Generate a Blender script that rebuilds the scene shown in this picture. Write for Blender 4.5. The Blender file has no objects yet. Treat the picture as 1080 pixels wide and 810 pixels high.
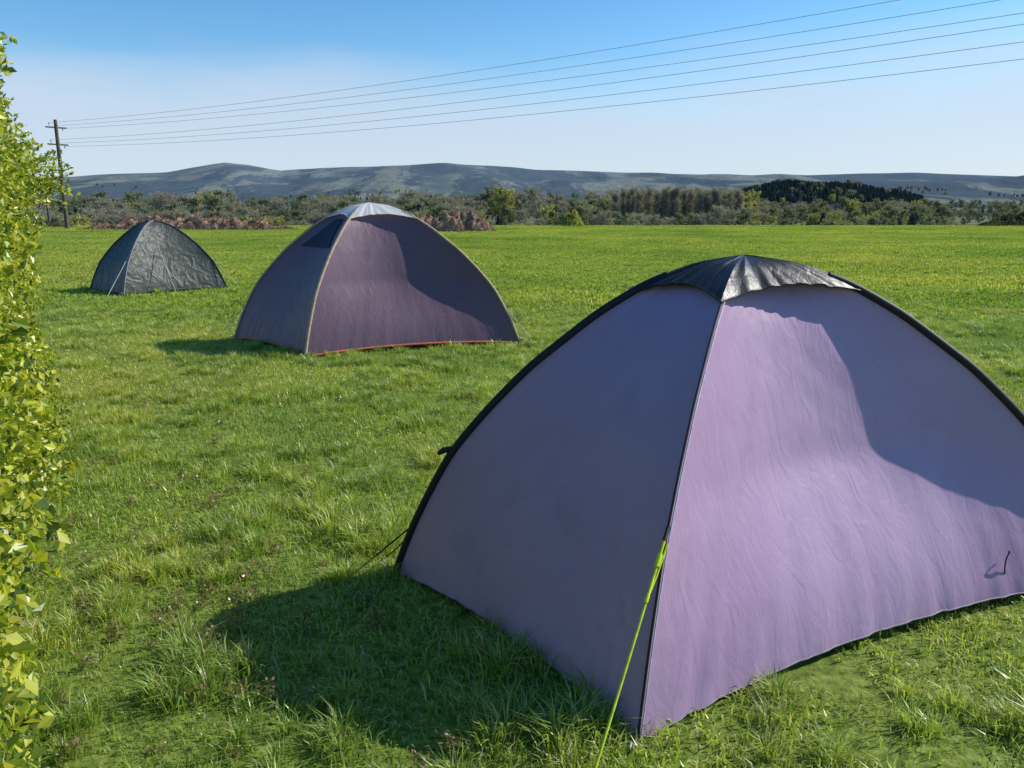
import bpy, math, random
import numpy as np
from mathutils import Vector, Matrix, noise
random.seed(7); rng=np.random.default_rng(7)
R=math.radians
scene=bpy.context.scene
scene.view_settings.view_transform='Standard'; scene.view_settings.look='None'; scene.view_settings.exposure=0
PITCH=R(12.15)
# ---------------- helpers ----------------
def link(o): scene.collection.objects.link(o); return o
def mesh_obj(name,verts,faces,mats,midx=None,smooth=False,parent=None):
    me=bpy.data.meshes.new(name); me.from_pydata([tuple(v) for v in verts],[],faces)
    if not isinstance(mats,(list,tuple)): mats=[mats]
    for m in mats: me.materials.append(m)
    if midx is not None: me.polygons.foreach_set('material_index',midx)
    if smooth: me.polygons.foreach_set('use_smooth',[True]*len(me.polygons))
    me.update(); o=link(bpy.data.objects.new(name,me))
    if parent: attach(o,parent)
    return o
def empty(name,loc):
    e=link(bpy.data.objects.new(name,None)); e.location=loc; e.empty_display_size=.2; return e
def attach(o,p):
    o.parent=p; o.matrix_parent_inverse=Matrix.Translation(-Vector(p.location))
def tube(name,pts,rad,mat,parent=None,res=3,radii=None,cyc=False):
    cu=bpy.data.curves.new(name,'CURVE'); cu.dimensions='3D'; cu.bevel_depth=rad; cu.bevel_resolution=res; cu.use_fill_caps=True
    lines=pts if isinstance(pts[0][0],(list,tuple,Vector,np.ndarray)) else [pts]
    for ln in lines:
        sp=cu.splines.new('POLY'); sp.points.add(len(ln)-1)
        for i,p in enumerate(ln):
            sp.points[i].co=(p[0],p[1],p[2],1)
            if radii: sp.points[i].radius=radii[i]
        sp.use_cyclic_u=cyc; sp.use_smooth=True
    cu.materials.append(mat); o=link(bpy.data.objects.new(name,cu))
    if parent: attach(o,parent)
    return o
class NT:
    def __init__(s,name):
        s.m=bpy.data.materials.new(name); s.m.use_nodes=True; s.t=s.m.node_tree; s.t.nodes.clear()
        s.out=s.n('ShaderNodeOutputMaterial')
    def n(s,ty,**kw):
        nd=s.t.nodes.new(ty)
        for k,v in kw.items(): setattr(nd,k,v)
        return nd
    def l(s,a,b): s.t.links.new(a,b)
    def noise(s,scale,detail=4,vec=None,rough=.55,dist=0):
        nd=s.n('ShaderNodeTexNoise'); nd.inputs['Scale'].default_value=scale; nd.inputs['Detail'].default_value=detail
        nd.inputs['Roughness'].default_value=rough; nd.inputs['Distortion'].default_value=dist
        if vec is not None: s.l(vec,nd.inputs['Vector'])
        return nd.outputs['Fac']
    def ramp(s,fac,stops,interp='LINEAR'):
        nd=s.n('ShaderNodeValToRGB'); cr=nd.color_ramp; cr.interpolation=interp
        while len(cr.elements)<len(stops): cr.elements.new(.5)
        for e,(p,c) in zip(cr.elements,stops):
            e.position=p; e.color=(c,c,c,1) if not isinstance(c,tuple) else (*c,1)
        s.l(fac,nd.inputs['Fac']); return nd.outputs['Color']
    def mix(s,f,a,b,bt='MIX'):
        nd=s.n('ShaderNodeMix',data_type='RGBA',blend_type=bt)
        for v,i in ((f,0),(a,6),(b,7)):
            if isinstance(v,(int,float)): nd.inputs[i].default_value=v if i==0 else (v,v,v,1)
            elif isinstance(v,tuple): nd.inputs[i].default_value=(*v,1)
            else: s.l(v,nd.inputs[i])
        return nd.outputs[2]
    def bump(s,h,strength=.3,dist=.01,normal=None):
        nd=s.n('ShaderNodeBump'); nd.inputs['Strength'].default_value=strength; nd.inputs['Distance'].default_value=dist
        s.l(h,nd.inputs['Height'])
        if normal is not None: s.l(normal,nd.inputs['Normal'])
        return nd.outputs['Normal']
    def bsdf(s,col,rough=.6,spec=.4,nrm=None,trans=0,tcol=None,sheen=0):
        b=s.n('ShaderNodeBsdfPrincipled')
        if isinstance(col,tuple): b.inputs['Base Color'].default_value=(*col,1)
        else: s.l(col,b.inputs['Base Color'])
        b.inputs['Roughness'].default_value=rough; b.inputs['Specular IOR Level'].default_value=spec
        if sheen: b.inputs['Sheen Weight'].default_value=sheen
        if nrm is not None: s.l(nrm,b.inputs['Normal'])
        if trans:
            t=s.n('ShaderNodeBsdfTranslucent'); c=tcol if tcol is not None else col
            if isinstance(c,tuple): t.inputs['Color'].default_value=(*c,1)
            else: s.l(c,t.inputs['Color'])
            mx=s.n('ShaderNodeMixShader'); mx.inputs[0].default_value=trans
            s.l(b.outputs[0],mx.inputs[1]); s.l(t.outputs[0],mx.inputs[2]); s.l(mx.outputs[0],s.out.inputs['Surface'])
        else: s.l(b.outputs[0],s.out.inputs['Surface'])
        return s.m
    def leafy(s,col,trans=.4,tcol=None,gloss=0.06):
        d=s.n('ShaderNodeBsdfDiffuse'); t=s.n('ShaderNodeBsdfTranslucent'); mx=s.n('ShaderNodeMixShader'); mx.inputs[0].default_value=trans
        s.l(col,d.inputs['Color']); s.l(tcol if tcol is not None else col,t.inputs['Color']); s.l(d.outputs[0],mx.inputs[1]); s.l(t.outputs[0],mx.inputs[2])
        if gloss:
            g=s.n('ShaderNodeBsdfGlossy'); g.inputs['Roughness'].default_value=.38; g.inputs['Color'].default_value=(.9,.95,.85,1); m2=s.n('ShaderNodeMixShader'); m2.inputs[0].default_value=gloss
            s.l(mx.outputs[0],m2.inputs[1]); s.l(g.outputs[0],m2.inputs[2]); s.l(m2.outputs[0],s.out.inputs['Surface'])
        else: s.l(mx.outputs[0],s.out.inputs['Surface'])
        return s.m
    def pos(s): return s.n('ShaderNodeNewGeometry').outputs['Position']
def plain(name,col,rough=.6,spec=.4,var=.25,scale=30):
    t=NT(name); p=t.pos(); f=t.noise(scale,4,p)
    c=t.ramp(f,[(.3,tuple(x*(1-var) for x in col)),(.7,tuple(min(1,x*(1+var)) for x in col))])
    return t.bsdf(c,rough,spec,t.bump(f,.2,.005))
def grass_mat(name,gain=1.0,gloss=.05,sc=.35):
    t=NT(name); oi=t.n('ShaderNodeObjectInfo')
    big=t.noise(sc,3,oi.outputs['Location'])
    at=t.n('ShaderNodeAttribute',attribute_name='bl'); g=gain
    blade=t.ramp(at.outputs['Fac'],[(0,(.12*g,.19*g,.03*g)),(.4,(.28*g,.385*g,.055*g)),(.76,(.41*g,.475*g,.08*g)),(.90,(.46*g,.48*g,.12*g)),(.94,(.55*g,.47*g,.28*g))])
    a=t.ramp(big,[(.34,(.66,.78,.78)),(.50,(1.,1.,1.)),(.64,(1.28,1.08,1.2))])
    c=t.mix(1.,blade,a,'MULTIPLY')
    rr=t.ramp(oi.outputs['Random'],[(0,(.78,.85,.88)),(1,(1.14,1.09,1.05))])
    c=t.mix(1.,c,rr,'MULTIPLY')
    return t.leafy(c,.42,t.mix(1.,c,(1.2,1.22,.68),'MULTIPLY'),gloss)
# ---------------- terrain height ----------------
sky_px=np.array([(-400,186),(0,188),(65,187),(110,184),(180,182),(215,177),(240,173),(268,175),(300,180),(340,178),(400,177),(470,175),(520,178),(560,181),(620,182),(690,184),(740,187),(800,187),(880,185),(960,182),(1020,184),(1080,186),(1500,184)],float)
sky_px[:,1]+=1
def sstep(a,b,x): 
    t=min(1,max(0,(x-a)/(b-a))); return t*t*(3-2*t)
def height(x,y):
    r=math.hypot(x,y)
    d=max(y,-.7*y,.8*abs(x)*.78)
    z=-6.5*sstep(84,190,d)
    if r<84: z+=.025*noise.noise((x*.5,y*.5,0))+.06*noise.noise((x*.09,y*.09,3))*sstep(4,20,r)
    if r>300:
        th=math.atan2(x,abs(y)); px=540+869*math.tan(max(-1.0,min(1.0,th)))
        sk=np.interp(px,sky_px[:,0],sky_px[:,1])
        z+=sstep(500,2200,r)*(14+10*noise.noise((x*.0011,y*.0011,7)))
        kx=(px-868)/112.; kr=(r-1500)/300.
        z+=38*math.exp(-abs(kx)**4-kr*kr)*(1+.25*noise.noise((px*.02,0,0)))*(1-.25*sstep(880,980,px))
        z+=22*math.exp(-((px-480)/380)**2-((r-1900)/420)**2)
        H=(222-sk)/880*max(4200*math.cos(th),1)+1.6
        m=sstep(2100,4200,r)
        nz=(34*noise.noise((x*.0016,y*.0016,1))+12*noise.noise((x*.005,y*.005,2)))
        if r<=4200: z=z*(1-m)+H*m + nz*sstep(2100,2900,r)*(1-.8*sstep(3600,4200,r))
        else: z=H-(r-4200)*.05
    return z
rings=[0.6]
while rings[-1]<7000:
    r=rings[-1]; k=1.09 if r<60 else (1.025 if r<260 else (1.05 if r<1200 else 1.02))
    rings.append(r*k)
def polar(name,r0,r1,mat,step):
    rs=[r for r in rings if r0<=r<=r1]; n=int(360/step); V=[];F=[]
    if r0==0: V.append((0,0,0))
    off=len(V)
    for r in rs:
        for i in range(n):
            a=2*math.pi*i/n; x=r*math.sin(a); y=r*math.cos(a); V.append((x,y,height(x,y)))
    for j in range(len(rs)-1):
        for i in range(n):
            a=off+j*n+i; b=off+j*n+(i+1)%n; F.append((a,a+n,b+n,b))
    if r0==0:
        for i in range(n): F.append((0,i+off,(i+1)%n+off))
    return mesh_obj(name,V,F,mat,smooth=True)
split=[r for r in rings if r>1000][0]
t=NT('meadow_ground'); p=t.pos()
sx=t.n('ShaderNodeSeparateXYZ'); t.l(p,sx.inputs[0])
f2=t.noise(22,8,p,.7); f3=t.noise(.012,5,p,.5)
near=t.ramp(f2,[(.35,(.06,.085,.015)),(.5,(.16,.22,.035)),(.65,(.28,.34,.08))])
far=t.ramp(f3,[(.35,(.09,.09,.06)),(.5,(.13,.17,.06)),(.62,(.17,.14,.09))])
mp=t.n('ShaderNodeMapRange'); mp.inputs['From Min'].default_value=88; mp.inputs['From Max'].default_value=125; t.l(sx.outputs['Y'],mp.inputs['Value'])
c=t.mix(mp.outputs[0],near,far); M_ground=t.bsdf(c,.9,.1,t.bump(f2,.5,.03))
polar('ground',0,split,M_ground,1.0)
t=NT('hillside'); p=t.pos()
mpg=t.n('ShaderNodeMapping'); mpg.inputs['Scale'].default_value=(1,.35,1); t.l(p,mpg.inputs[0]); q=mpg.outputs[0]
a=t.noise(.0045,8,q,.65,.8); b=t.noise(.03,8,q,.75); w=t.noise(.0030,9,q,.72,.6)
base=t.ramp(a,[(.36,(.08,.12,.10)),(.44,(.15,.18,.11)),(.50,(.27,.24,.17)),(.55,(.17,.22,.11)),(.60,(.31,.30,.22)),(.68,(.10,.13,.11))])
wood=t.ramp(b,[(.40,(.018,.036,.038)),(.60,(.055,.08,.072))])
c=t.mix(t.ramp(w,[(.50,1.),(.55,0.)]),base,wood)
c=t.mix(t.ramp(b,[(.5,0.),(.6,.5)]),c,(.045,.07,.06))
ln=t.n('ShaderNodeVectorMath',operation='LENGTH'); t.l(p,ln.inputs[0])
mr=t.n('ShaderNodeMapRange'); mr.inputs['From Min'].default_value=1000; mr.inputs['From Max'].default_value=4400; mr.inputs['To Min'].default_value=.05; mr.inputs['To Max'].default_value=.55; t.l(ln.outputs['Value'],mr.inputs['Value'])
c=t.mix(mr.outputs[0],c,(.155,.21,.29))  # aerial haze painted into the base colour, bluer with distance
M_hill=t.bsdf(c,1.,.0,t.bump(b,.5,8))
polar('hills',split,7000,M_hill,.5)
# ---------------- instancing ----------------
def scatter(name,pts,rots,scl,idx,sources):
    me=bpy.data.meshes.new(name); me.from_pydata([tuple(p) for p in pts],[],[])
    a=me.attributes.new('rot','FLOAT_VECTOR','POINT'); a.data.foreach_set('vector',np.asarray(rots,dtype=np.float32).ravel())
    a=me.attributes.new('scl','FLOAT','POINT'); a.data.foreach_set('value',np.asarray(scl,dtype=np.float32))
    a=me.attributes.new('idx','INT','POINT'); a.data.foreach_set('value',np.asarray(idx,dtype=np.int32))
    o=link(bpy.data.objects.new(name,me))
    ng=bpy.data.node_groups.new(name+'_scatter','GeometryNodeTree')
    ng.interface.new_socket('Geometry',in_out='INPUT',socket_type='NodeSocketGeometry')
    ng.interface.new_socket('Geometry',in_out='OUTPUT',socket_type='NodeSocketGeometry')
    N=ng.nodes; L=ng.links
    gi=N.new('NodeGroupInput'); go=N.new('NodeGroupOutput'); iop=N.new('GeometryNodeInstanceOnPoints')
    L.new(gi.outputs[0],iop.inputs['Points'])
    if len(sources)>1:
        j=N.new('GeometryNodeJoinGeometry')
        for s in sources:
            oi=N.new('GeometryNodeObjectInfo'); oi.inputs['Object'].default_value=s; oi.inputs['As Instance'].default_value=True
            L.new(oi.outputs['Geometry'],j.inputs[0])
        L.new(j.outputs[0],iop.inputs['Instance']); iop.inputs['Pick Instance'].default_value=True
        na=N.new('GeometryNodeInputNamedAttribute'); na.data_type='INT'; na.inputs['Name'].default_value='idx'
        L.new(na.outputs['Attribute'],iop.inputs['Instance Index'])
    else:
        oi=N.new('GeometryNodeObjectInfo'); oi.inputs['Object'].default_value=sources[0]; oi.inputs['As Instance'].default_value=True
        L.new(oi.outputs['Geometry'],iop.inputs['Instance'])
    nr=N.new('GeometryNodeInputNamedAttribute'); nr.data_type='FLOAT_VECTOR'; nr.inputs['Name'].default_value='rot'
    er=N.new('FunctionNodeEulerToRotation'); L.new(nr.outputs['Attribute'],er.inputs[0]); L.new(er.outputs[0],iop.inputs['Rotation'])
    ns=N.new('GeometryNodeInputNamedAttribute'); ns.data_type='FLOAT'; ns.inputs['Name'].default_value='scl'
    L.new(ns.outputs['Attribute'],iop.inputs['Scale']); L.new(iop.outputs[0],go.inputs[0])
    md=o.modifiers.new('scatter','NODES'); md.node_group=ng
    for s in sources: s.parent=o; s.hide_render=True
    return o
# ---------------- grass ----------------
def blades(name,n,rad,hmin,hmax,wmin,wmax,mat,tufty=0,curl=.6,square=False):
    V=[];F=[];B=[]
    cent=[(random.uniform(-rad,rad)*.8,random.uniform(-rad,rad)*.8,random.uniform(.6,1.6)) for _ in range(10)]
    for i in range(n):
        if random.random()<tufty:
            cx,cy,sc=random.choice(cent); a=random.uniform(0,6.283); q=abs(random.gauss(0,.035)); x=cx+q*math.cos(a); y=cy+q*math.sin(a)
            da=a+random.gauss(0,.5); h=random.uniform(hmin,hmax)*1.3*sc; ln=random.uniform(.3,1.1)
        else:
            x=random.uniform(-rad,rad); y=random.uniform(-rad,rad)
            da=random.uniform(0,6.283); h=random.uniform(hmin,hmax); ln=random.uniform(.4,1.9)*curl*1.4
        w=random.uniform(wmin,wmax); dx,dy=math.cos(da),math.sin(da); fa=da+random.uniform(-.7,.7)+1.57; px,py=math.cos(fa)*w/2,math.sin(fa)*w/2
        k=len(V)
        m=(x+dx*h*ln*.3,y+dy*h*ln*.3,h*.6); tp=(x+dx*h*ln,y+dy*h*ln,h*max(.35,(1-.35*ln*ln*.6)))
        V+=[(x-px,y-py,-.01),(x+px,y+py,-.01),(m[0]+px*.85,m[1]+py*.85,m[2]),(m[0]-px*.85,m[1]-py*.85,m[2]),tp]
        F+=[(k,k+1,k+2,k+3),(k+3,k+2,k+4)]; B+=[random.random()]*5
    o=mesh_obj(name,V,F,mat); at=o.data.attributes.new('bl','FLOAT','POINT'); at.data.foreach_set('value',B); return o
M_grass=grass_mat('grass_blades',1.25); M_grassf=grass_mat('grass_blades_far',1.25,0,.12)
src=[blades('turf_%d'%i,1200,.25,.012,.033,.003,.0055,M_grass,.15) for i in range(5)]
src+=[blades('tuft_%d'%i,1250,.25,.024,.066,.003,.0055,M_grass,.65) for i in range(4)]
T1=dict(A=(.384,2.18),L=(-.521,3.37),Rr=(2.60,3.28),H=1.41,C=(.94,3.30),B=(1.42,4.42))
T2=dict(A=(-2.30,8.83),L=(-3.54,10.19),Rr=(.094,9.82),H=1.68)
T3=dict(A=(-7.53,15.65),L=(-8.67,16.6),Rr=(-6.07,17.2),H=1.39)
def foot(T): 
    A,L,Q=[np.array(T[k]) for k in ('A','L','Rr')]; return A,L,(np.array(T['B']) if 'B' in T else L+Q-A),Q
def cen(T):
    A,L,B,Q=foot(T); return np.array(T['C']) if 'C' in T else (A+B)/2
def inside(T,x,y,m=.12):
    A,L,B,Q=foot(T); poly=[A,L,B,Q]; c=cen(T)
    for i in range(4):
        a,b=poly[i],poly[(i+1)%4]; e=b-a; n=np.array([-e[1],e[0]])/np.linalg.norm(e)
        if np.dot(n,c-a)<0: n=-n
        if np.dot(n,np.array([x,y])-a)<m: return False
    return True
P=[];RO=[];SC=[];ID=[]
s=.41; y=.6
while y<13:
    w=.76*y+1.4; x=-w
    while x<w:
        X=x+random.uniform(-.08,.08); Yv=y+random.uniform(-.08,.08)
        if not any(inside(T,X,Yv,.15) for T in (T1,T2,T3)):
            P.append((X,Yv,height(X,Yv)-.002)); RO.append((0,0,random.uniform(0,6.283)))
            nz=noise.noise((X*1.3,Yv*1.3,5)); SC.append(max(.88,random.uniform(.95,1.15)*(1+.7*nz))); 
            ID.append(random.randrange(5,9) if random.random()<.15+1.6*nz else random.randrange(0,5))
        x+=s
    y+=s
scatter('grass',P,RO,SC,ID,src)
srcf=[blades('field_turf_%d'%i,1700,.8,.025,.07,.010,.02,M_grassf,.2) for i in range(4)]
P=[];RO=[];SC=[];ID=[]
s=1.25; y=12.6
while y<92:
    w=.72*y+4; x=-w
    while x<w:
        X=x+random.uniform(-.3,.3); Yv=y+random.uniform(-.3,.3)
        if not inside(T3,X,Yv,.5):
            P.append((X,Yv,height(X,Yv)-.005)); RO.append((0,0,random.uniform(0,6.283))); SC.append(random.uniform(.85,1.2)*(1+.4*noise.noise((X*.3,Yv*.15,2)))); ID.append(random.randrange(4))
        x+=s
    y+=s
scatter('grass',P,RO,SC,ID,srcf)
# ---------------- leaf clouds ----------------
def leafmesh(name,pts,smin,smax,mats,weights,parent=None,up=.3,nrm=None):
    n=len(pts); P=np.asarray(pts,float)
    d=rng.normal(size=(n,3)); d[:,2]+=up; d/=np.linalg.norm(d,axis=1)[:,None]
    e=rng.normal(size=(n,3)); e-=d*np.sum(d*e,axis=1)[:,None]; e/=np.linalg.norm(e,axis=1)[:,None]
    g=np.cross(d,e); s=rng.uniform(smin,smax,n)[:,None]
    V=np.empty((n,4,3)); V[:,0]=P-e*s*.5; V[:,1]=P+g*s*.3+d*s*.08; V[:,2]=P+e*s*.5; V[:,3]=P-g*s*.3+d*s*.08
    me=bpy.data.meshes.new(name); me.from_pydata(V.reshape(-1,3).tolist(),[],np.arange(n*4).reshape(n,4).tolist())
    for m in mats: me.materials.append(m)
    me.polygons.foreach_set('material_index',rng.choice(len(mats),n,p=weights)); me.update()
    o=link(bpy.data.objects.new(name,me))
    if parent: attach(o,parent)
    return o
def leaf_mat(name,col,trans=.4,var=.3,sc=6,gloss=.05):
    t=NT(name); f=t.noise(sc,2,t.pos())
    c=t.ramp(f,[(.3,tuple(x*(1-var) for x in col)),(.7,tuple(x*(1+var) for x in col))])
    return t.leafy(c,trans,t.mix(1.,c,(1.3,1.3,.6),'MULTIPLY'),gloss)
# hedge
ML1=leaf_mat('hedge_leaf_light',(.50,.50,.05)); ML2=leaf_mat('hedge_leaf_mid',(.28,.36,.035)); ML3=leaf_mat('hedge_leaf_dark',(.09,.15,.02))
M_bark=plain('bark',(.11,.085,.06),.85,.2)
h0=np.array([-.91,1.2]); h1=np.array([-4.42,7.45]); hd=(h1-h0)/np.linalg.norm(h1-h0); hn=np.array([-hd[1],hd[0]])
if hn[0]>0: hn=-hn
LEN=np.linalg.norm(h1-h0)
hed=empty('hedge',(float(h0[0]),float(h0[1]),0))
pts=[]
while len(pts)<105000:
    u=random.random(); z=random.uniform(.02,3.1); dpt=abs(random.gauss(0,.28)); 
    if random.random()<.35: dpt=random.uniform(0,.8)
    top=2.66+.28*noise.noise((u*9,1,0))+.18*noise.noise((u*30,4,0))-.42*sstep(.75,1,u)
    lump=.22*noise.noise((u*LEN*1.8,z*1.8,2))+.14*noise.noise((u*LEN*5,z*5,9))-.07*math.exp(-((z-2.0)/.28)**2)*sstep(.7,.95,u)
    if z>top: continue
    e=dpt+lump+.10*max(0,z-top+.5)+.03*max(0,.6-z)
    if noise.noise((u*LEN*4,z*4,dpt*4))<-.14 and dpt<.4: continue
    if e>.85: continue
    q=h0+hd*(u*LEN)+hn*e
    pts.append((q[0],q[1],z))
stems=[]
for k in range(350):
    sp_=k<30
    u=random.uniform(.02,1) if not sp_ else random.uniform(.80,1.0); z=random.uniform(.2,2.5) if not sp_ else random.gauss(1.88,.10)
    q=h0+hd*(u*LEN)+hn*.15; dr=np.array([-hn[0],-hn[1],0])*random.uniform(.05,.8)+np.array([hd[0],hd[1],0])*random.uniform(-.4,.6)+np.array([0,0,random.uniform(.1,1.1)])
    if sp_: dr=np.array([-hn[0],-hn[1],0])*random.uniform(.7,1.2)+np.array([0,0,random.uniform(-.3,.3)])
    elif z>2.2: dr=np.array([random.uniform(-.3,.3),random.uniform(-.3,.3),1.])
    dr/=np.linalg.norm(dr); ln=random.uniform(.08,.24) if not sp_ else random.uniform(.25,.56)
    b=np.array([q[0],q[1],z]); stems.append([tuple(b+dr*ln*v) for v in (0,.5,1)])
    for i in range(int(ln*150)):
        pts.append(tuple(b+dr*ln*random.random()+rng.normal(0,.026,3)))
leafmesh('leaves',pts,.02,.055,[ML1,ML2,ML3],[.46,.34,.20],hed)
tube('sprays',[[tuple(p) for p in l] for l in stems],.0022,M_bark,hed,1)
stems=[]
for k in range(110):
    u=random.uniform(.03,.97); q=h0+hd*(u*LEN)+hn*random.uniform(.4,.7); b=Vector((q[0],q[1],0)); ln=[tuple(b)]
    hh=random.uniform(1.2,1.8)
    for j in range(6):
        b=b+Vector((random.uniform(-.03,.03),random.uniform(-.03,.03),hh/6)); ln.append(tuple(b))
    stems.append(ln)
tube('branches',stems,.009,M_bark,hed,1)
# ---------------- tents ----------------
prof=np.array([(0,0),(.06,.17),(.174,.40),(.29,.545),(.41,.675),(.6,.835),(.73,.92),(.87,.98),(1,1)])
tt=np.linspace(0,1,201); pf=np.interp(tt,prof[:,0],prof[:,1])
for _ in range(60):
    q=pf.copy(); q[1:-1]=(pf[:-2]+pf[1:-1]*2+pf[2:])/4; pf=q
pf[-1]=pf[-2]
def f(t): return float(np.interp(t,tt,pf))
def arcp(T,c,t,off=0):
    C=cen(T); p=c+(C-c)*t
    v=Vector((p[0],p[1],T['H']*f(t)))
    if off:
        e=.01; t0=max(0,t-e); t1=min(1,t+e); d=Vector(((C-c)[0]*(t1-t0),(C-c)[1]*(t1-t0),T['H']*(f(t1)-f(t0))))
        hz=Vector(((C-c)[0],(C-c)[1],0)).normalized(); nn=Vector((-hz.x*d.z,-hz.y*d.z,d.dot(hz))).normalized(); v+=nn*off
    return v
def panel(name,T,c0,c1,mat,parent,t0=0,t1=1,off=0,sag=.075,hem=.05,wr=1.,scal=0,ns=70,nt=70,seed=0,cap=False,skip=None):
    C=cen(T); mid=(c0+c1)/2; ch=(c1-c0); cl=np.linalg.norm(ch); n=np.array([ch[1],-ch[0]])/cl
    if np.dot(n,mid-C)<0: n=-n
    V=[];F=[]
    for j in range(nt+1):
        for i in range(ns+1):
            s=i/ns; a=j/nt; te=t0+scal*4*s*(1-s); a2=a**1.35 if not cap else a; t=te+(t1-te)*a2
            P0=arcp(T,c0,t,off); P1=arcp(T,c1,t,off); p=P0.lerp(P1,s); k=4*s*(1-s); w=1-t
            g=.30+.70*sstep(0,.24,t)
            o=-sag*cl*k*g*w if not cap else -sag*cl*k*.3*min(1,w*2)
            hz=hem*k**.7*(1-t)**10
            x=s*cl; y=t*1.6
            env=min(1,k*3)
            nz=noise.noise((x*2.2,y*2.2,seed))*.005*env*(1-t*.5)+noise.noise((x*7,y*5,seed+5))*.0018*env
            hp=math.exp(-t*9)*.007*noise.noise((x*14+y*5,y*2.5,seed+2))*env*1.4+math.exp(-t*20)*.005*noise.noise((x*34,y*3,seed+4))*env
            for (ss,sd) in ((s,1),(1-s,2)):
                rr=math.hypot(ss*cl,t*T['H']*1.1)+.02; an=math.atan2(t*T['H']*1.1,ss*cl+.001)
                nz+=.0065*noise.noise((an*13,sd*9+seed,rr*1.1))*math.exp(-rr*1.5)*min(1,rr*5)*env
            if cap: nz=(noise.noise((s*11,t*2,seed))*.010+noise.noise((s*24,t*5,seed+3))*.006)*min(1,k*2)*(1-a*.8); hp=0
            o+=(nz+hp)*wr
            up=Vector((n[0],n[1],.0))*o
            V.append((p.x+up.x,p.y+up.y,p.z+up.z+hz+(nz*.6*wr if not cap else nz)))
    for j in range(nt):
        for i in range(ns):
            k=j*(ns+1)+i; F.append((k,k+1,k+ns+2,k+ns+1))
    o=mesh_obj(name,V,F,mat,smooth=True,parent=parent)
    edge=[Vector(V[i]) for i in range(ns+1)]
    return o,edge,V
def fabric(name,col,col2,rough=.42,trans=.18,spec=.5,bumpd=.006,crinkle=0,tcol=None,stain=.22,sheen=0):
    t=NT(name); p=t.pos(); a=t.noise(1.1,4,p,.6); b=t.noise(9,5,p,.6); st=t.noise(3.2,6,p,.75,.8)
    c=t.mix(t.ramp(a,[(.3,0.),(.7,1.)]),col,col2)
    c=t.mix(t.ramp(st,[(.55,0.),(.75,stain)]),c,tuple(x*.62 for x in col))
    spk=t.noise(60,2,p); c=t.mix(t.ramp(spk,[(.70,0.),(.76,.35)]),c,tuple(x*.4 for x in col))
    mp=t.n('ShaderNodeMapping'); mp.inputs['Scale'].default_value=(9,9,2.2); mp.inputs['Rotation'].default_value=(.3,.2,0); t.l(p,mp.inputs[0])
    fo=t.noise(1.6,4,mp.outputs[0],.6,1.2)
    n=t.bump(fo,.55,bumpd); n=t.bump(b,.35,bumpd*.6,n)
    if crinkle:
        cr=t.noise(3.5,3,p,.5,1.6); n=t.bump(cr,crinkle,.08,n)
    if trans: return t.bsdf(c,rough,spec,n,trans,tcol,sheen)
    return t.bsdf(c,rough,spec,n,0,None,sheen)
M_black=plain('black_webbing',(.012,.012,.014),.6,.4); M_cap=fabric('black_cap_fabric',(.010,.010,.012),(.018,.018,.021),.42,.0,.4,.008)
M_lilac=fabric('lilac_fabric',(.39,.25,.40),(.47,.325,.48),.45,.02,.28,.006,0,(.55,.30,.44),.3)
M_mauve=fabric('grey_mauve_fabric',(.145,.09,.135),(.185,.12,.165),.45,.07,.28,.008,0,(.3,.17,.24))
M_olive=fabric('dark_olive_fabric',(.05,.062,.052),(.07,.08,.068),.45,.08,.35,.012,.5,None,.1)
M_capg=fabric('grey_cap_fabric',(.80,.78,.77),(.86,.84,.82),.5,.35,.4,.004,0,None,.1)
M_tan=plain('tan_pole_sleeve',(.42,.32,.22),.6); M_pale=plain('pale_piping',(.55,.48,.55),.5)
M_orange=plain('orange_hem_tape',(.55,.13,.05),.6); M_navy=plain('navy_vent',(.02,.02,.045),.7)
M_lime=plain('lime_guy_line',(.62,.74,.03),.5); M_metal=plain('steel_peg',(.35,.35,.36),.35); M_greyh=plain('grey_hem',(.22,.20,.24),.6); M_cord=plain('pale_cord',(.45,.47,.40),.6)
def build(T,fab,capm,sleeve,sr,hemm,hr,front_sr,front_m,seed,cap_t=.74,sag=.075,hem=.05):
    A,L,B,Q=foot(T); C=cen(T); e=empty('dome_tent',(float(C[0]),float(C[1]),0))
    names=['left_panel','back_left_panel','back_right_panel','front_panel']; cs=[A,L,B,Q]; out={}
    for i in range(4):
        c0,c1=cs[i],cs[(i+1)%4]
        o,ed,V=panel(names[i],T,c0,c1,fab,e,seed=seed+i*3,sag=sag if i!=0 else sag*.6,hem=hem); out[names[i]]=V
        tube('hem_tape',ed,hr,hemm,e,2)
        if capm:
            o,ed,_=panel('cap',T,c0,c1,capm,e,t0=cap_t,t1=1,off=.016,sag=.01,hem=0,scal=.055,ns=40,nt=16,seed=seed+i*7,cap=True)
            tube('cap_edge',ed,.004,capm,e,1)
    for nm,c,r,m in (('pole_sleeve',L,sr,sleeve),('pole_sleeve',Q,sr,sleeve),('pole_sleeve',B,sr,sleeve),('corner_seam',A,front_sr,front_m)):
        tube(nm,[tuple(arcp(T,c,t*t,.004 if r<.01 else .006)) for t in np.linspace(0.0,1 if not capm else cap_t**.5+.06,60)],r,m,e,3)
    for c in cs:
        d=(c-C)/np.linalg.norm(c-C); x,y=c+d*.02
        tube('corner_peg',[(x+d[0]*.05,y+d[1]*.05,-.05),(x+d[0]*.03,y+d[1]*.03,.035),(x+d[0]*.045,y+d[1]*.045,.05),(x+d[0]*.06,y+d[1]*.06,.04)],.004,M_metal,e,1)
        tube('corner_loop',[(x,y,.03),(x+d[0]*.03,y+d[1]*.03,.02)],.008,M_black,e,1)
    return e,out
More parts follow.
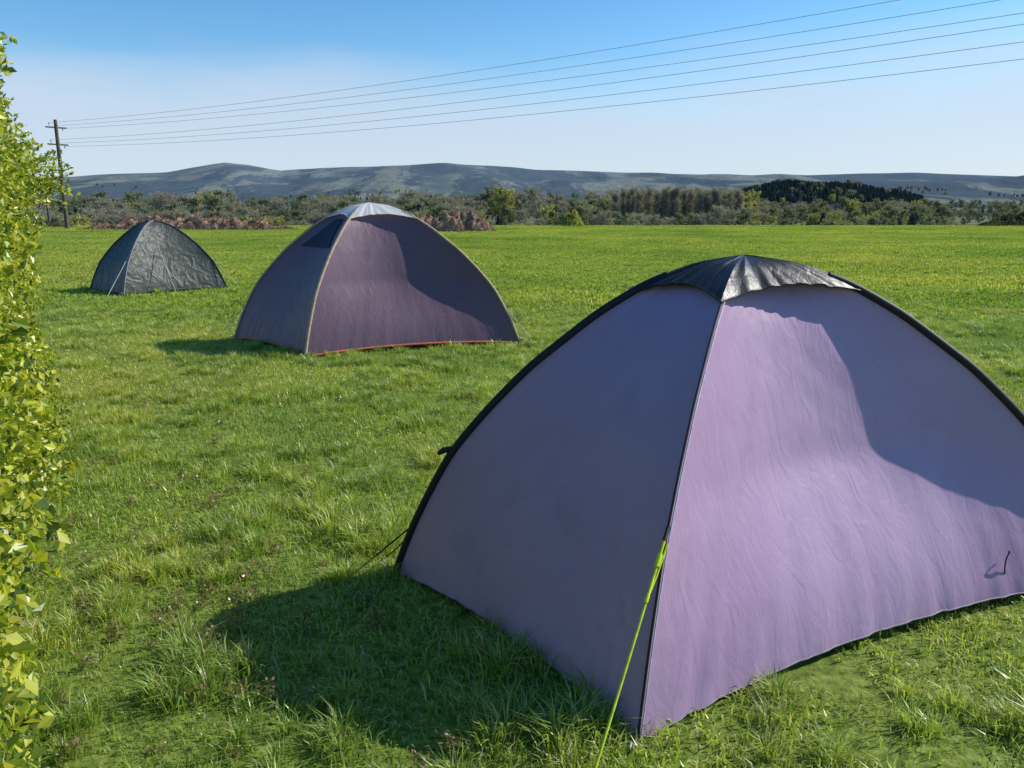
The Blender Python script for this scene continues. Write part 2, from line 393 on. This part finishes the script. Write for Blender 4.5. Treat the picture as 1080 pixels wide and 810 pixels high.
e1,o1=build(T1,M_lilac,M_cap,M_black,.0175,M_greyh,.0035,.0045,M_black,11,sag=.118,cap_t=.69)
A,L,B,Q=foot(T1)
tube('seam_piping',[tuple(arcp(T1,A,t*t,.003)+Vector((.009,-.002,0))) for t in np.linspace(.02,.84,60)],.0028,M_pale,e1,2)
def line(a,b,n=12,sag=.0): return [tuple(Vector(a).lerp(Vector(b),i/n)-Vector((0,0,sag*4*(i/n)*(1-i/n)))) for i in range(n+1)]
ga=arcp(T1,A,.185,.02); gb=Vector((.20,1.93,.0))
tube('guy_line',line(ga,gb,12,.004),.0045,M_lime,e1,2)
tube('guy_line_doubled',line(ga+Vector((.010,0,-.01)),ga.lerp(gb,.25),6,.012),.0032,M_lime,e1,2)
tube('guy_runner',line(ga.lerp(gb,.06),ga.lerp(gb,.11),2),.009,M_lime,e1,2)
tube('guy_knot',line(ga.lerp(gb,.23),ga.lerp(gb,.26),2),.007,M_lime,e1,2)
tube('guy_strap',line(arcp(T1,A,.205,.0),ga,3),.007,M_black,e1,2)
tube('guy_peg',[tuple(gb+Vector(v)) for v in ((0.03,.03,-.08),(0,0,.0),(-.01,-.01,.02),(.005,0,.03))],.004,M_metal,e1,1)
la=arcp(T1,L,.055,.02); lb=Vector((-.66,3.52,0)); tube('guy_line_black',line(la,lb),.004,M_black,e1,2)
tube('guy_line_black',line(la+Vector((0,0,-.03)),lb+Vector((.05,0,0)),12,.01),.003,M_black,e1,2)
tb=arcp(T1,L,.18,.01); tube('vent_tab',[tuple(tb+Vector((.02,0,.02))),tuple(tb+Vector((-.03,0,.012))),tuple(tb+Vector((-.055,0,-.004)))],.014,M_black,e1,2,radii=[1,1,.6])
def onpanel(V,s,j,ns=70): return Vector(V[j*(ns+1)+int(s*ns)])
# thin tie cord hanging on the right of the front panel
lp=onpanel(o1['front_panel'],.22,6); nrm=Vector((.42,-.80,.3))
ctrl=[lp+Vector((0,0,.05))+nrm*.005,lp+nrm*.02+Vector((-.01,0,.055)),lp+nrm*.03+Vector((-.03,.0,.02)),lp+nrm*.025+Vector((-.025,0,-.03)),lp+nrm*.015+Vector((.0,.01,-.06)),lp+nrm*.008+Vector((.025,.02,-.09)),lp+nrm*.005+Vector((.05,.03,-.10))]
def smoothline(c,n=5):
    out=[]
    for i in range(len(c)-1):
        p0=c[max(0,i-1)];p1=c[i];p2=c[i+1];p3=c[min(len(c)-1,i+2)]
        for k in range(n):
            t=k/n; out.append(tuple(.5*((2*p1)+(p2-p0)*t+(2*p0-5*p1+4*p2-p3)*t*t+(3*p1-p0-3*p2+p3)*t**3)))
    out.append(tuple(c[-1])); return out
tube('tie_cord',smoothline(ctrl),.0028,M_black,e1,2)
e2,o2=build(T2,M_mauve,M_capg,M_tan,.016,M_orange,.013,.018,M_tan,40,sag=.12,cap_t=.68,hem=.055)
Vp=o2['left_panel']
def patch(name,V,s0,s1,t0,t1,off,mat,parent,C,fn=None,ns=70):
    out=[];F=[]; js=list(range(t0,t1+1)); iss=list(range(s0,s1+1)); 
    for j in js:
        for i in iss:
            p=Vector(V[j*(ns+1)+i]); d=Vector((p.x-C[0],p.y-C[1],.3)).normalized(); out.append(tuple(p+d*off))
    w=len(iss)
    for a in range(len(js)-1):
        for b in range(w-1):
            if fn is None or fn(a/(len(js)-1),b/(w-1)): k=a*w+b; F.append((k,k+1,k+w+1,k+w))
    return mesh_obj(name,out,F,mat,parent=parent,smooth=True)
C2=cen(T2)
patch('vent_mesh',Vp,8,58,38,53,.012,M_navy,e2,C2,lambda a,b: b>.05+.25*a and b<.95-.3*a)
for c,dd in ((foot(T2)[1],(-.25,.1)),(foot(T2)[3],(.18,-.02))):
    tube('guy_line',line(arcp(T2,c,.1,.02),(c[0]+dd[0],c[1]+dd[1],0)),.005,M_cord,e2,1)
tube('hem_webbing',line((T2['Rr'][0],T2['Rr'][1],.05),(T2['Rr'][0]+.1,T2['Rr'][1]-.02,.02)),.03,M_tan,e2,1)
e3,o3=build(T3,M_olive,None,M_olive,.012,M_black,.008,.012,M_greyh,70,sag=.08,hem=.02)
A3,L3,B3,Q3=foot(T3)
tube('guy_line',line(arcp(T3,A3,.75,.02),(A3[0]-.15,A3[1]-.35,0)),.006,M_cord,e3,1)
tube('guy_line',line(onpanel(o3['front_panel'],.6,34)+Vector((.02,-.05,0)),((A3[0]+Q3[0])/2+.2,(A3[1]+Q3[1])/2-.55,0)),.006,M_cord,e3,1)
tube('guy_line',line(arcp(T3,Q3,.2,.02),(Q3[0]+.3,Q3[1]-.05,0)),.006,M_cord,e3,1)
tube('guy_line',line(arcp(T3,L3,.2,.02),(L3[0]-.3,L3[1],0)),.006,M_cord,e3,1)
# ---------------- trees ----------------
class MB:
    def __init__(s): s.V=[];s.F=[];s.M=[]
    def cone(s,a,b,r0,r1,m,n=4):
        d=(b-a); 
        if d.length<1e-5: return
        u=d.orthogonal().normalized(); v=d.normalized().cross(u); k=len(s.V)
        for p,r in ((a,r0),(b,r1)):
            for i in range(n):
                g=6.283*i/n; s.V.append(tuple(p+(u*math.cos(g)+v*math.sin(g))*r))
        for i in range(n): s.F.append((k+i,k+(i+1)%n,k+n+(i+1)%n,k+n+i)); s.M.append(m)
    def leaf(s,p,sz,m,asp=.6):
        d=Vector((random.gauss(0,1),random.gauss(0,1),random.gauss(0,1))).normalized(); e=d.orthogonal().normalized(); g=d.cross(e); k=len(s.V)
        s.V+=[tuple(p-e*sz*.5),tuple(p+g*sz*asp*.5),tuple(p+e*sz*.5),tuple(p-g*sz*asp*.5)]; s.F.append((k,k+1,k+2,k+3)); s.M.append(m)
def tree(name,kind,H,mats):
    b=MB(); W={'bare':.40,'leafy':.42,'poplar':.13,'conifer':.24}[kind]*H
    tp=Vector((random.uniform(-.3,.3),random.uniform(-.3,.3),H*.95)); prev=Vector((0,0,-1)); 
    for i in range(6):
        q=Vector((tp.x*(i+1)/6,tp.y*(i+1)/6,H*.95*(i+1)/6)); b.cone(prev,q,H*.018*(1-i/6.5),H*.018*(1-(i+1)/6.5),0,5); prev=q
    nb={'bare':46,'leafy':40,'poplar':46,'conifer':60}[kind]
    for i in range(nb):
        z0=random.uniform(.15 if kind!='bare' else .2,.92); a=random.uniform(0,6.283)
        if kind=='conifer': ln=W*(1.05-z0)*random.uniform(.8,1.1); up=.05
        elif kind=='poplar': ln=W*random.uniform(.6,1.2); up=1.9
        else: ln=W*math.sqrt(max(.05,1-((z0-.5)/.55)**2))*random.uniform(.6,1.1); up=random.uniform(.4,1.2)
        d=Vector((math.cos(a),math.sin(a),up)).normalized(); s0=Vector((tp.x*z0,tp.y*z0,H*z0*.9)); e=s0+d*ln
        b.cone(s0,e,H*.006,H*.002,0,3)
        for j in range(7):
            f0=random.uniform(.25,1); q=s0.lerp(e,f0); d2=(d+Vector((random.gauss(0,.6),random.gauss(0,.6),random.gauss(.2,.5)))).normalized(); l2=ln*random.uniform(.2,.5); e2=q+d2*l2
            for k in range({'bare':8,'leafy':11,'poplar':5,'conifer':8}[kind]):
                w=q.lerp(e2,random.uniform(.2,1.1))+Vector((random.gauss(0,1),random.gauss(0,1),random.gauss(0,1)))*H*.018
                if kind in('bare','poplar'): b.leaf(w,H*random.uniform(.05,.09),random.choice([1,1,2]),.22 if kind=='bare' else .1)
                else: b.leaf(w,H*random.uniform(.035,.065),random.choice([1,1,2]),.7)
    return mesh_obj(name,b.V,b.F,mats,b.M)
def tm(n,c,tr=.15): return leaf_mat(n,c,tr,.25,.3,0)
MB0=plain('trunk_bark',(.24,.22,.20),.9,.1); 
m_bt=[MB0,tm('twigs_brown',(.31,.28,.225),.3),tm('twigs_grey',(.34,.335,.33),.3)]
m_lt=[MB0,tm('spring_leaf',(.46,.44,.17),.3),tm('spring_leaf_dark',(.30,.31,.14),.3)]
m_ct=[MB0,tm('conifer_dark',(.06,.095,.095)),tm('conifer_blue',(.095,.135,.145))]
m_ol=[MB0,tm('olive_leaf',(.26,.275,.18),.3),tm('olive_dark',(.16,.19,.14),.3)]
S=[tree('bare_tree_a','bare',12,m_bt),tree('bare_tree_b','bare',12,m_bt),tree('leafy_tree_a','leafy',12,m_lt),tree('olive_tree_a','leafy',12,m_ol),tree('evergreen_a','conifer',12,m_ct),tree('evergreen_b','conifer',12,m_ct),tree('poplar_a','poplar',15,m_bt),tree('poplar_b','poplar',15,m_bt)]
groups={k:[] for k in('bare','leafy','olive','ever','pop')}
def put(kind,px,Y,s):
    X=(px-540)/869*Y; groups[kind].append((X,Y,height(X,Y)-.3,s))
for i in range(2300):
    px=random.uniform(-200,1280); Y=200*math.exp(random.uniform(0,1.9)); 
    cl=noise.noise((px*.012,Y*.004,3)); k=random.random()
    if cl<-.38: continue
    s=random.uniform(.6,1.15)*(1+.9*cl)*(.60 if Y<300 else (.84 if Y<420 else 1.25))
    if px>790: s*=.72
    g=noise.noise((px*.02,Y*.006,11))*.9
    k=k+g
    kind='bare' if k<.46 else('olive' if k<.84 else('leafy' if k<.97 else 'ever'))
    if px>790 and kind=='bare' and random.random()<.5: kind='olive'
    put(kind,px,Y,s)
for i in range(140):
    put('pop',random.uniform(648,782),random.uniform(300,350),random.uniform(1.02,1.18))
for i in range(40): put('leafy',random.uniform(200,1080),random.uniform(180,300),random.uniform(.25,.55))
for i in range(1500):
    px=random.uniform(765,972); Y=random.uniform(1120,1600)
    put('ever',px,Y,random.uniform(.85,1.15))
for i in range(1700):
    px=random.uniform(-200,1300); Y=random.uniform(1000,2700); 
    if noise.noise((px*.02,Y*.003,8))>-.05: put(random.choice(['ever','olive','olive','bare','ever']),px,Y,random.uniform(.8,1.3))
def sc_group(kind,srcs):
    g=groups[kind]
    scatter('distant_trees',[(a,b,c) for a,b,c,_ in g],[(0,0,random.uniform(0,6.28)) for _ in g],[v[3] for v in g],[random.randrange(len(srcs)) for _ in g],srcs)
sc_group('bare',S[0:2]); sc_group('leafy',S[2:3]); sc_group('olive',S[3:4]); sc_group('ever',S[4:6]); sc_group('pop',S[6:8])
# ---------------- field-edge heaps and bushes ----------------
def mound(name,px0,px1,Y,h,mats,wts,n,leaf,soil=None):
    x0=(px0-540)/869*Y; x1=(px1-540)/869*Y; cx=(x0+x1)/2; hw=(x1-x0)/2; pts=[]
    e=empty(name,(cx,Y,0))
    V=[];F=[];N=90;M=18
    def H(u,v): return h*max(0,(1-abs(u)**2.8))*(1-v*v)*(.66+.45*noise.noise((u*hw*.55,v,Y))+.35*noise.noise((u*hw*1.7,v*2,Y+3))+.15*noise.noise((u*hw*4,v*5,Y+3)))
    for j in range(M+1):
        for i in range(N+1):
            u=-1+2*i/N; v=-1+2*j/M; V.append((cx+u*hw,Y+v*1.6,height(cx+u*hw,Y)-.05+max(0,H(u,v))*.99))
    for j in range(M):
        for i in range(N): k=j*(N+1)+i; F.append((k,k+1,k+N+2,k+N+1))
    mesh_obj('core',V,F,soil or mats[-1],smooth=not soil,parent=e)
    for _ in range(n):
        u=random.uniform(-1,1); v=random.uniform(-1,.6); hh=H(u,v)
        if hh<.03: continue
        pts.append((cx+u*hw,Y+v*1.6,height(cx+u*hw,Y)+hh*random.uniform(.5,1.10)))
    leafmesh('brush',pts,leaf*.5,leaf,mats,wts,e); return e
mb1=tm('dead_bracken',(.40,.25,.16)); mb2=tm('brush_brown',(.23,.145,.095)); mb3=tm('brush_dark',(.08,.055,.04)); mg=tm('bramble_green',(.16,.20,.07))
M_soil=plain('earth',(.26,.165,.11),.95,.1,.6,1.8)
mound('earth_heap',418,524,64,2.0,[mb1,mb2,mg,mb3],[.36,.36,.04,.24],3000,.18,M_soil)
mound('earth_heap',84,312,70,1.4,[mb1,mb2,mg,mb3],[.32,.34,.12,.22],7000,.20,M_soil)
mound('low_hedge',-200,78,80,1.4,[mb2,mg,mb3],[.4,.35,.25],14000,.25)
my=tm('gorse_flower',(.75,.62,.03)); mound('gorse_bush',591,616,84,1.9,[my,mg],[.75,.25],2500,.2)
mound('low_hedge',1035,1190,86,2.3,[mg,tm('hedge_olive',(.24,.26,.09)),mb3],[.4,.4,.2],9000,.25)
# ---------------- utility poles and wires ----------------
M_wood=plain('weathered_wood',(.12,.10,.08),.85,.2,scale=5); M_wire=plain('aluminium_wire',(.66,.66,.68),.5); M_ins=plain('ceramic_insulator',(.3,.2,.15),.3)
def zat(y0,Y): 
    v=(y0-405)/850; return 1.6-Y*(math.sin(PITCH)+v*math.cos(PITCH))/(math.cos(PITCH)-v*math.sin(PITCH))
P1=Vector((-39.0,72,0)); Qp=Vector((18.6,30,0)); wd=(Qp-P1).normalized(); P2=P1+(Qp-P1)/.75; lat=Vector((-wd.y,wd.x,0))
yl=[130,132.5,135,148,151,154]; yr=[-25,-9,6,25,41,57]; lo=[-.55,0,.55,-.55,0,.55]
wires=[];E1=[];E2=[]
for i in range(6):
    zL=zat(yl[i],72); zQ=zat(yr[i],30); Sg=1.1; zE=zL+(zQ-zL+.75*Sg)/.75; ln=[]
    for k in range(61):
        u=k/60; p=P1.lerp(P2,u)+lat*lo[i]; p.z=zL+(zE-zL)*u-4*Sg*u*(1-u); ln.append(tuple(p))
    wires.append(ln); E1.append(ln[0]); E2.append(ln[-1])
tube('power_line',wires,.012,M_wire,None,1)
def pole(pos,top,ends,r=.14,arms=None):
    e=empty('utility_pole',(pos.x,pos.y,0)); g=height(pos.x,pos.y)
    tube('pole',[(pos.x,pos.y,g-.5),(pos.x,pos.y,top)],r,M_wood,e,3,radii=[1.15,.8])
    for z in sorted(set(round(v,1) for v in (arms or []))):
        a=pos+lat*.85; b=pos-lat*.85; tube('crossarm',[(a.x,a.y,z-.16),(b.x,b.y,z-.16)],.07,M_wood,e,1)
    for q in ends: tube('insulator',[(q[0],q[1],q[2]-.17),(q[0],q[1],q[2]+.02)],.045,M_ins,e,2)
    return e
pole(P1,E1[0][2]+.3,E1,.17,[E1[1][2],E1[4][2]])
pole(P2,E2[0][2]+.3,E2,.16,[q[2] for q in E2])
p3=Vector(((51-540)/869*100,100,0)); pole(p3,zat(198,100),[],.16,[zat(201,100)])
# ---------------- weeds in the near turf ----------------
def weed(name,hh):
    b=MB()
    for s in range(4):
        a=random.uniform(0,6.28); q=Vector((random.gauss(0,.02),random.gauss(0,.02),0)); e=q+Vector((math.cos(a)*.02,math.sin(a)*.02,hh*random.uniform(.6,1))); b.cone(q,e,.0015,.001,0,3)
        for k in range(12):
            t_=random.uniform(.2,1); b.leaf(q.lerp(e,t_)+Vector((random.gauss(0,.012),random.gauss(0,.012),0)),random.uniform(.010,.02),2 if t_>.85 else 1,.7)
    return b
wm=[plain('weed_stem',(.22,.16,.07)),leaf_mat('weed_leaf',(.20,.20,.06)),leaf_mat('weed_top',(.36,.20,.16))]
ws=[]
for i in range(3):
    b=weed('w',.085); ws.append(mesh_obj('weed_%d'%i,b.V,b.F,wm,b.M))
P=[];
for (cx,cy,sx_,n) in ((-1.55,3.1,.40,40),(-1.2,2.7,.35,34),(-.25,2.25,.12,4),(-2.4,5,.7,30),(-1.6,4.2,.6,24),(0,6,1.6,34)):
    for i in range(n):
        x=random.gauss(cx,sx_); y=random.gauss(cy,sx_)
        if inside(T1,x,y,-.05): continue
        P.append((x,y,height(x,y)))
scatter('small_weeds',P,[(random.uniform(-.2,.2),random.uniform(-.2,.2),random.uniform(0,6.28)) for _ in P],[random.uniform(.6,1.1) for _ in P],[random.randrange(3) for _ in P],ws)
# ---------------- light ----------------
sun_dir=Vector((.958,.287,0)).normalized(); el=R(36)
sd=Vector((sun_dir.x*math.cos(el),sun_dir.y*math.cos(el),math.sin(el)))
sl=bpy.data.lights.new('sun','SUN'); sl.energy=5.0; sl.angle=R(.5); sl.color=(1,.95,.86); so=link(bpy.data.objects.new('sun',sl)); so.rotation_euler=sd.to_track_quat('Z','Y').to_euler(); so.location=(20,5,30)
w=bpy.data.worlds.new('World'); scene.world=w; w.use_nodes=True; nt=w.node_tree; nt.nodes.clear()
o=nt.nodes.new('ShaderNodeOutputWorld'); bg=nt.nodes.new('ShaderNodeBackground'); bg.inputs['Strength'].default_value=.14
sk=nt.nodes.new('ShaderNodeTexSky'); sk.sky_type='NISHITA'; sk.sun_disc=False; sk.sun_elevation=el; sk.sun_rotation=math.atan2(sun_dir.x,sun_dir.y); sk.air_density=1.0; sk.dust_density=.3; sk.ozone_density=2.5
hs=nt.nodes.new('ShaderNodeHueSaturation'); hs.inputs['Saturation'].default_value=1.35; hs.inputs['Value'].default_value=1.15; nt.links.new(sk.outputs[0],hs.inputs['Color'])
tc=nt.nodes.new('ShaderNodeTexCoord'); sp=nt.nodes.new('ShaderNodeSeparateXYZ'); nt.links.new(tc.outputs['Generated'],sp.inputs[0])
mp=nt.nodes.new('ShaderNodeMapping'); mp.inputs['Scale'].default_value=(2.2,2.2,14); mp.inputs['Rotation'].default_value=(0,.06,0); nt.links.new(tc.outputs['Generated'],mp.inputs[0])
nz=nt.nodes.new('ShaderNodeTexNoise'); nz.inputs['Scale'].default_value=1.3; nz.inputs['Detail'].default_value=6; nz.inputs['Roughness'].default_value=.5; nt.links.new(mp.outputs[0],nz.inputs['Vector'])
ad=nt.nodes.new('ShaderNodeMath'); ad.operation='MULTIPLY_ADD'; ad.inputs[1].default_value=.13; nt.links.new(nz.outputs['Fac'],ad.inputs[0])
ng=nt.nodes.new('ShaderNodeMath'); ng.operation='MULTIPLY'; ng.inputs[1].default_value=-1; nt.links.new(sp.outputs['Z'],ng.inputs[0]); nt.links.new(ng.outputs[0],ad.inputs[2])
mr=nt.nodes.new('ShaderNodeMapRange'); mr.interpolation_type='SMOOTHSTEP'; mr.inputs['From Min'].default_value=-.130; mr.inputs['From Max'].default_value=-.030; mr.inputs['To Max'].default_value=.82; nt.links.new(ad.outputs[0],mr.inputs['Value'])
mx=nt.nodes.new('ShaderNodeMix'); mx.data_type='RGBA'; nt.links.new(mr.outputs[0],mx.inputs[0]); nt.links.new(hs.outputs[0],mx.inputs[6]); mx.inputs[7].default_value=(4.3,5.0,6.1,1)
nt.links.new(mx.outputs[2],bg.inputs['Color']); nt.links.new(bg.outputs[0],o.inputs['Surface'])
# ---------------- camera ----------------
cam=bpy.data.cameras.new('camera'); cam.lens=850/1080*36; cam.sensor_width=36; cam.clip_end=12000; cam.clip_start=.05
co=link(bpy.data.objects.new('camera',cam)); co.location=(0,0,1.6); co.rotation_euler=(R(90)-PITCH,0,0); scene.camera=co
